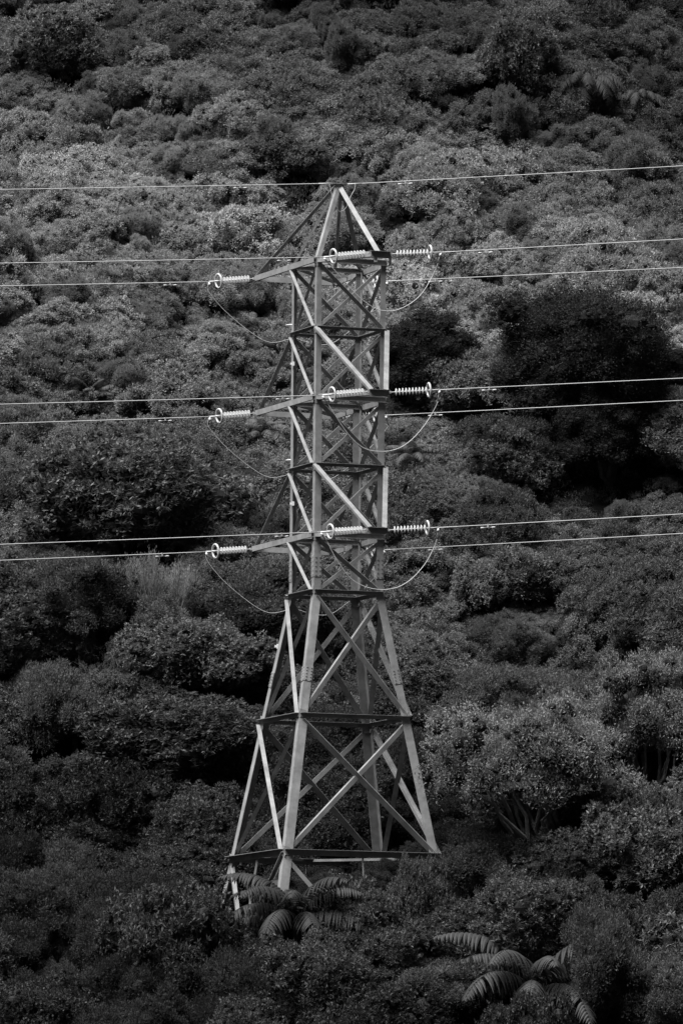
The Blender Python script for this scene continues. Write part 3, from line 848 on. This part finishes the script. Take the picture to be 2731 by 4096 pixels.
feature('broad', 2080, 1860, 300, .075, 'small tufted tree standing below the middle wires right of the tower', 'broadleaf_tree', var=0)
feature('fine', 2050, 1800, 340, .05, 'hazy fine leaved tree beside the tufted one below the middle wires', 'fine_leaved_tree', var=2)
feature('broad', 1890, 1570, 300, .15, 'pale broadleaf tree between the two dark trees', 'broadleaf_tree', var=3)
feature('broad', 480, 2030, 540, .085, 'broad dark rosette leaved tree left of the tower above the lower wires', 'broadleaf_tree', var=1)
feature('broad', 1180, 640, 280, .11, 'round dark crown high on the hillside above the top wire', 'broadleaf_tree', var=2)
feature('broad', 2060, 260, 340, .085, 'tall rounded crown near the top right corner', 'broadleaf_tree', sz=1.1, var=0)
feature('broad', 250, 200, 330, .13, 'rounded crown standing above the scrub in the top left corner', 'broadleaf_tree', sz=1.0, var=3)

def bush(kind, px, ptop, wpx, yd, alb, label, name='shrub', cat='shrub', var=0):
    """a bush standing at depth yd whose top reaches pixel row ptop"""
    r = ray(px, ptop); s = yd / r.y; x = r.x * s; top = r.z * s
    pr = PROTO[kind][var % len(PROTO[kind])]; R = wpx / 2 / (FPX / yd)
    hh = top - hgt(x, yd); full = (pr[3] + pr[2] * .85) * R / pr[2]
    put(kind, x, yd, R, alb * 1.0, name, cat, 'separate trees on the hillside', label, var=var, sz=max(.5, hh / full))
    taken.append((x, yd, R))
bush('broad', 1640, 3390, 230, 395.0, .085, 'bushy shrub hiding the right end of the lowest tower frame', var=2)
bush('shrub', 1800, 3420, 200, 396.0, .08, 'small shrub at the right tower foot', var=1)
bush('broad', 1450, 3540, 330, 394.0, .07, 'low shrub in front of the tower foot right of the fern', var=0)
bush('fine', 1280, 3560, 260, 395.5, .065, 'feathery low shrub in front of the near tower foot', var=1)
bush('broad', 1850, 3600, 380, 393.0, .06, 'rounded shrub in front and right of the tower foot', var=4)
bush('broad', 1560, 3700, 420, 391.5, .05, 'wide dark shrub below the right tower foot', var=3)
bush('fine', 1700, 3830, 500, 389.5, .075, 'wide pale feathery shrub below the tower, beside the large fern', 'fine_leaved_tree', 'tree', var=2)
bush('broad', 1130, 3830, 300, 391.3, .03, 'dark low shrub under the fern in front of the tower', var=3)
bush('broad', 2120, 4030, 300, 383.5, .03, 'dark low shrub at the bottom edge below the large fern', var=1)
bush('broad', 660, 3600, 380, 392.0, .055, 'low shrub left of the left tower foot', var=1)
protect.append((950, 3600, 260, 403.5))

def fern(px, py, wpx, alb, label, var=0, tilt=(0, 0), dz=2.2, rz=0.0, yd=None):
    R = wpx / 2 / (FPX / 400.0); s = R / 2.1
    h = ground_hit(px, py, dz * s)
    if h is None: return
    x, y = h
    if yd:
        r = ray(px, py); q = yd / r.y; x, y = r.x * q, yd; dz = (r.z * q - hgt(x, y)) / s
    root = bpy.data.objects.new('tree_fern', None); COL.objects.link(root)
    root.location = (x, y, hgt(x, y) + dz * s); root.scale = (s, s, s); root.rotation_euler = (tilt[0], tilt[1], rz)
    c = bpy.data.objects.new('fronds', FERN[var]); COL.objects.link(c); c.parent = root; c.color = (alb * 1.1,) * 3 + (1,)
    t = bpy.data.objects.new('trunk', FTR); COL.objects.link(t); t.parent = root; t.scale = (1, 1, (dz + .3) / 3)
    tag(root, label, 'tree fern', 'tree ferns in the bush')
    taken.append((x, y, R * .62)); protect.append((px, py, wpx * .8, y))
fern(1190, 3690, 640, .03, 'tree fern in front of the tower base, dark hollow under its fronds', 0, dz=.6, rz=.8, yd=394.0)
fern(2140, 3985, 800, .04, 'large tree fern with spread fronds at the bottom right', 0, dz=.35, rz=1.1)
fern(300, 2960, 420, .04, 'tree fern with pale fronds near the left edge, beside the dark bush', 1, dz=1.3)
fern(360, 1600, 300, .06, 'tree fern at left just above the middle wires', 1, dz=1.0, rz=.7)
fern(2340, 350, 420, .026, 'drooping tree fern high up in the top right corner', 2, dz=1.9)
fern(2560, 400, 300, .035, 'smaller drooping tree fern beside the top right one', 2, dz=1.8, rz=.5)
fern(1050, 1740, 260, .08, 'tree fern just left of the tower below the middle cross-arm', 0, dz=2.0)
fern(1650, 1830, 260, .07, 'tree fern just right of the tower below the middle cross-arm', 0, dz=1.8)

def bare(px, py, hpx, mesh, label, name, cat, extra=None, alb=.08, rz=0.):
    v_ = mesh is VASE[0]
    s = (hpx / (FPX / 408.0) + (1.5 if v_ else 0)) / (2.6 if not v_ else 4.0)
    h = ground_hit(px, py, 1.7 if v_ else .5)
    if h is None: return
    x, y = h
    root = bpy.data.objects.new(name, None); COL.objects.link(root); root.location = (x, y, hgt(x, y)); root.scale = (s,) * 3; root.rotation_euler = (0, 0, rz)
    c = bpy.data.objects.new('branches', mesh); COL.objects.link(c); c.parent = root
    if extra:
        f = bpy.data.objects.new('foliage', extra); COL.objects.link(f); f.parent = root; f.color = (alb * 1.8,) * 3 + (1,)
    tag(root, label, cat); taken.append((x, y, .9)); protect.append((px, py - hpx * .55, hpx * .7, y))
bare(640, 2500, 380, VASE[0], 'upright twiggy tree fanning out like a vase left of the tower waist', 'twiggy_tree', 'tree', VLEAF, .12)
bare(420, 2740, 330, BARE[0][0], 'pale leafless tree with forked branches on the lower left', 'bare_tree', 'tree')
bare(980, 2790, 0.1 + 200, BARE[1][0], 'small pale bare branches showing behind the left tower leg', 'bare_tree', 'tree')
bare(1480, 2850, 260, BARE[1][0], 'twisted pale bare branches seen through the tower legs', 'bare_tree', 'tree', rz=1.)
bare(2010, 3400, 300, BARE[0][0], 'pale leafless branches at the left foot of the big windswept tree', 'bare_tree', 'tree', rz=2.)
bare(1860, 3700, 260, BARE[1][0], 'little pale twigs standing in the bush right of the tower foot', 'bare_tree', 'tree', rz=.4)

# plant paleness map: species stands, plus sunlit band and shaded hollows painted in
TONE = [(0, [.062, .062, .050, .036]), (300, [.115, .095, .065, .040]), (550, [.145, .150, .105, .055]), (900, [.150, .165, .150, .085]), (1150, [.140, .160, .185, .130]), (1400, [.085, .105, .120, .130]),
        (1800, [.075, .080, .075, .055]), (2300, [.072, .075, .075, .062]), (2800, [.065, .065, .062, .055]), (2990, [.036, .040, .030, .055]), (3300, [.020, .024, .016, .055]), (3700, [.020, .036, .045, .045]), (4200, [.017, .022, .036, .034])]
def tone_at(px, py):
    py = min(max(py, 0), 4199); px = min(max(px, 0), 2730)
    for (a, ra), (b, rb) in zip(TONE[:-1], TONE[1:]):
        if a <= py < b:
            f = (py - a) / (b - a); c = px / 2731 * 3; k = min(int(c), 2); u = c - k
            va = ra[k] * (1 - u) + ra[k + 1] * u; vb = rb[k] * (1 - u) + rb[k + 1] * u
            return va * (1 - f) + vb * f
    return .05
TS = 1.55
counts = {}
kinds = {'broad': ('broadleaf_tree', 'tree'), 'fine': ('fine_leaved_tree', 'tree'), 'shrub': ('shrub', 'shrub'), 'low': ('low_bush', 'bush'), 'sap': ('sapling', 'sapling'), 'scr': ('scrub_bush', 'bush')}
for tries in range(40000):
    y = 386 + 92 * random.random()
    x = random.uniform(-1, 1) * (19.5 * y / 400 + 2)
    px, py = project((x, y, hgt(x, y) + 1.5))
    if py < -500 or py > 4500: continue
    up_ = y > 422
    big, mid = tries < 6000, tries < 16000
    if up_: R = random.uniform(1.1, 1.8) if big else random.uniform(.85, 1.2) if mid else random.uniform(.55, .85)
    else: R = random.uniform(1.7, 2.6) if big else random.uniform(1.1, 1.6) if mid else random.uniform(.7, 1.05)
    if big and random.random() < (.5 if up_ else .35): continue
    if y > 440: R *= .84
    if not free(x, y, R, .50): continue
    d_ = math.hypot(x - TX, y - TY)
    if d_ < 7.0 and y > 396 and R > 1.0: continue
    if abs(x - TX) < 5.5 and 392 < y < 407: R = min(R, 1.0)
    tpx, tpy = project((x, y, hgt(x, y) + 1.5 * R))
    rp = R * FPX / y
    if any(y < fy - .3 and abs(tpx - fx) < .46 * fw + rp * .7 and tpy < fp + .28 * fw and tpy > fp - .9 * fw for fx, fp, fw, fy in protect): continue
    kind = random.choices(['broad', 'fine', 'shrub', 'low', 'sap', 'scr'], ([.12, .1, .3, .24, .04, .2] if up_ else [.5, .5, 0, 0, 0, 0]) if R > 1.6 or up_ else [.25, .3, .45, 0, 0, 0] if R > 1.2 else [.04, .1, .3, .24, .16, .16])[0]
    nm, cat = kinds[kind]
    if counts.get(nm, 0) >= 298:
        alt = [k_ for k_ in ('shrub', 'low', 'sap', 'scr') if counts.get(kinds[k_][0], 0) < 298]
        if not alt or (R > 1.5 and not up_): continue
        kind = random.choice(alt); nm, cat = kinds[kind]
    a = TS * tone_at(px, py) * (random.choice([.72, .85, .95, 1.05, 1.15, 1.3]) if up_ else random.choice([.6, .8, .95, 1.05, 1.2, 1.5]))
    counts[nm] = counts.get(nm, 0) + 1
    matty = up_ and kind in ('shrub', 'low', 'scr')
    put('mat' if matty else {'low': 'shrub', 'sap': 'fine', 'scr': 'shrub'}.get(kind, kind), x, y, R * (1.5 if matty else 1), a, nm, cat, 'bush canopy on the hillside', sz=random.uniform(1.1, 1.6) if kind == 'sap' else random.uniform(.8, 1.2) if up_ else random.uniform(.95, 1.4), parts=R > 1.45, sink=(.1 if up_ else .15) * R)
    plants[-1]['kind'] = kind
    taken.append((x, y, R))
print('PLANTS', counts, len(taken))

# low scrub canopy that closes the gaps between the crowns
g = np.random.default_rng(77); nd = 9500
dy_ = g.uniform(385, 484, nd); dx_ = g.uniform(-1, 1, nd) * (19.5 * dy_ / 400 + 2)
dr = g.uniform(.35, .8, nd) * np.where(dy_ > 418, 1.0, .9); dh = g.uniform(.35, 1.25, nd)
hollow = (np.abs(dx_ - TX) < 6) & (dy_ > 392) & (dy_ < 408); dh = np.where(hollow, dh * .4, dh); lf_ = (dx_ > -9) & (dx_ < -3.8) & (dy_ > 391) & (dy_ < 404); dh = np.where(lf_, .05, dh); dr = np.where(lf_, dr * .45, dr)
dz_ = terrain(dx_, dy_)
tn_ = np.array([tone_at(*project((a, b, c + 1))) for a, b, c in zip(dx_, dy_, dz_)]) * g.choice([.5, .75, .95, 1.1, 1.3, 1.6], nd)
npd = 105
ii = np.repeat(np.arange(nd), npd); n = len(ii)
v_ = unit(g.normal(size=(n, 3)) + np.array([0, -.35, .6])); v_[:, 2] = np.abs(v_[:, 2])
rr_ = dr[ii] * g.uniform(.6, 1.2, n)
P_ = np.stack([dx_[ii] + v_[:, 0] * rr_, dy_[ii] + v_[:, 1] * rr_, dz_[ii] + dh[ii] * .6 + v_[:, 2] * rr_ * 1.0 - .15], 1)
sc_l = np.where((ii % 3) == 0, 1.35, .95)
Lq = leaves(P_, v_, .16, .062, .6, .5, .6, g)
um = quads_mesh('undergrowth', Lq, [M_SCRUB])
at = um.attributes.new('tone', 'FLOAT', 'POINT'); at.data.foreach_set('value', np.repeat(tn_[ii] * np.where(dy_[ii] < 416, .7, 1.25), 4).astype(np.float32))  # nearer scrub painted darker for shaded hollows between crowns, upper scrub paler
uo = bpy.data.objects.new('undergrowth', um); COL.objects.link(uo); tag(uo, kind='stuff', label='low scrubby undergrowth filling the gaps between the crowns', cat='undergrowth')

# ------------------------------------------------------------------ labels for the canopy
rows = [(-900, 0, 'beyond the top of the picture'), (0, 330, 'at the top of the picture'), (330, 720, 'just above the top wire'), (720, 1040, 'between top and upper wires'),
        (1040, 1330, 'below the upper conductors'), (1330, 1600, 'above the middle conductors'), (1600, 1880, 'below the middle conductors'),
        (1880, 2170, 'above the lower conductors'), (2170, 2500, 'level with the tower waist'), (2500, 2850, 'beside the upper legs'),
        (2850, 3200, 'beside the lower legs'), (3200, 3500, 'level with the lowest frame'), (3500, 3800, 'level with the tower feet'), (3800, 5200, 'at the bottom of the picture')]
cols = [(-2000, 560, 'far left'), (560, 1150, 'left of the tower'), (1150, 1600, 'behind the tower'), (1600, 2150, 'right of the tower'), (2150, 5000, 'far right')]
ordn = ['', 'second', 'third', 'fourth', 'fifth', 'sixth', 'seventh', 'eighth', 'ninth', 'tenth', 'eleventh', 'twelfth', 'thirteenth', 'fourteenth', 'fifteenth', 'sixteenth', 'seventeenth', 'eighteenth', 'nineteenth', 'twentieth', 'twenty-first', 'twenty-second', 'twenty-third', 'twenty-fourth']
sig = {}
for p in plants:
    if p['label']:
        tag(p['o'], p['label'], p['cat'], p['group']); continue
    px, py = project((p['x'], p['y'], p['z']))
    rw = next((t for a, b, t in rows if a <= py < b), rows[0][2]); cl_ = next(t for a, b, t in cols if a <= px < b)
    if py > 3300 and cl_ == 'behind the tower': cl_ = 'below the tower'
    tn = 'blackish' if p['alb'] < .06 else 'dark' if p['alb'] < .09 else 'grey' if p['alb'] < .13 else 'light grey' if p['alb'] < .17 else 'pale'
    szn = 'large' if p['R'] > 1.7 else 'mid-sized' if p['R'] > 1.15 else 'small'
    kn = {'broad': 'broadleaf tree', 'fine': 'feathery tree', 'shrub': 'shrub', 'low': 'bush', 'sap': 'sapling', 'scr': 'scrub bush'}[p['kind']]
    sig.setdefault((szn, tn, kn, cl_, rw), []).append((px, p))
for (szn, tn, kn, cl_, rw), L_ in sig.items():
    L_.sort(key=lambda t: t[0])
    for k, (px, p) in enumerate(L_):
        lab = '%s %s %s, %s, %s' % (szn, tn, kn, cl_, rw)
        if len(L_) > 1:
            lab = ('leftmost' if k == 0 else ordn[k] if k < len(ordn) else 'later') + ' ' + lab
        tag(p['o'], lab, p['cat'], p['group'])
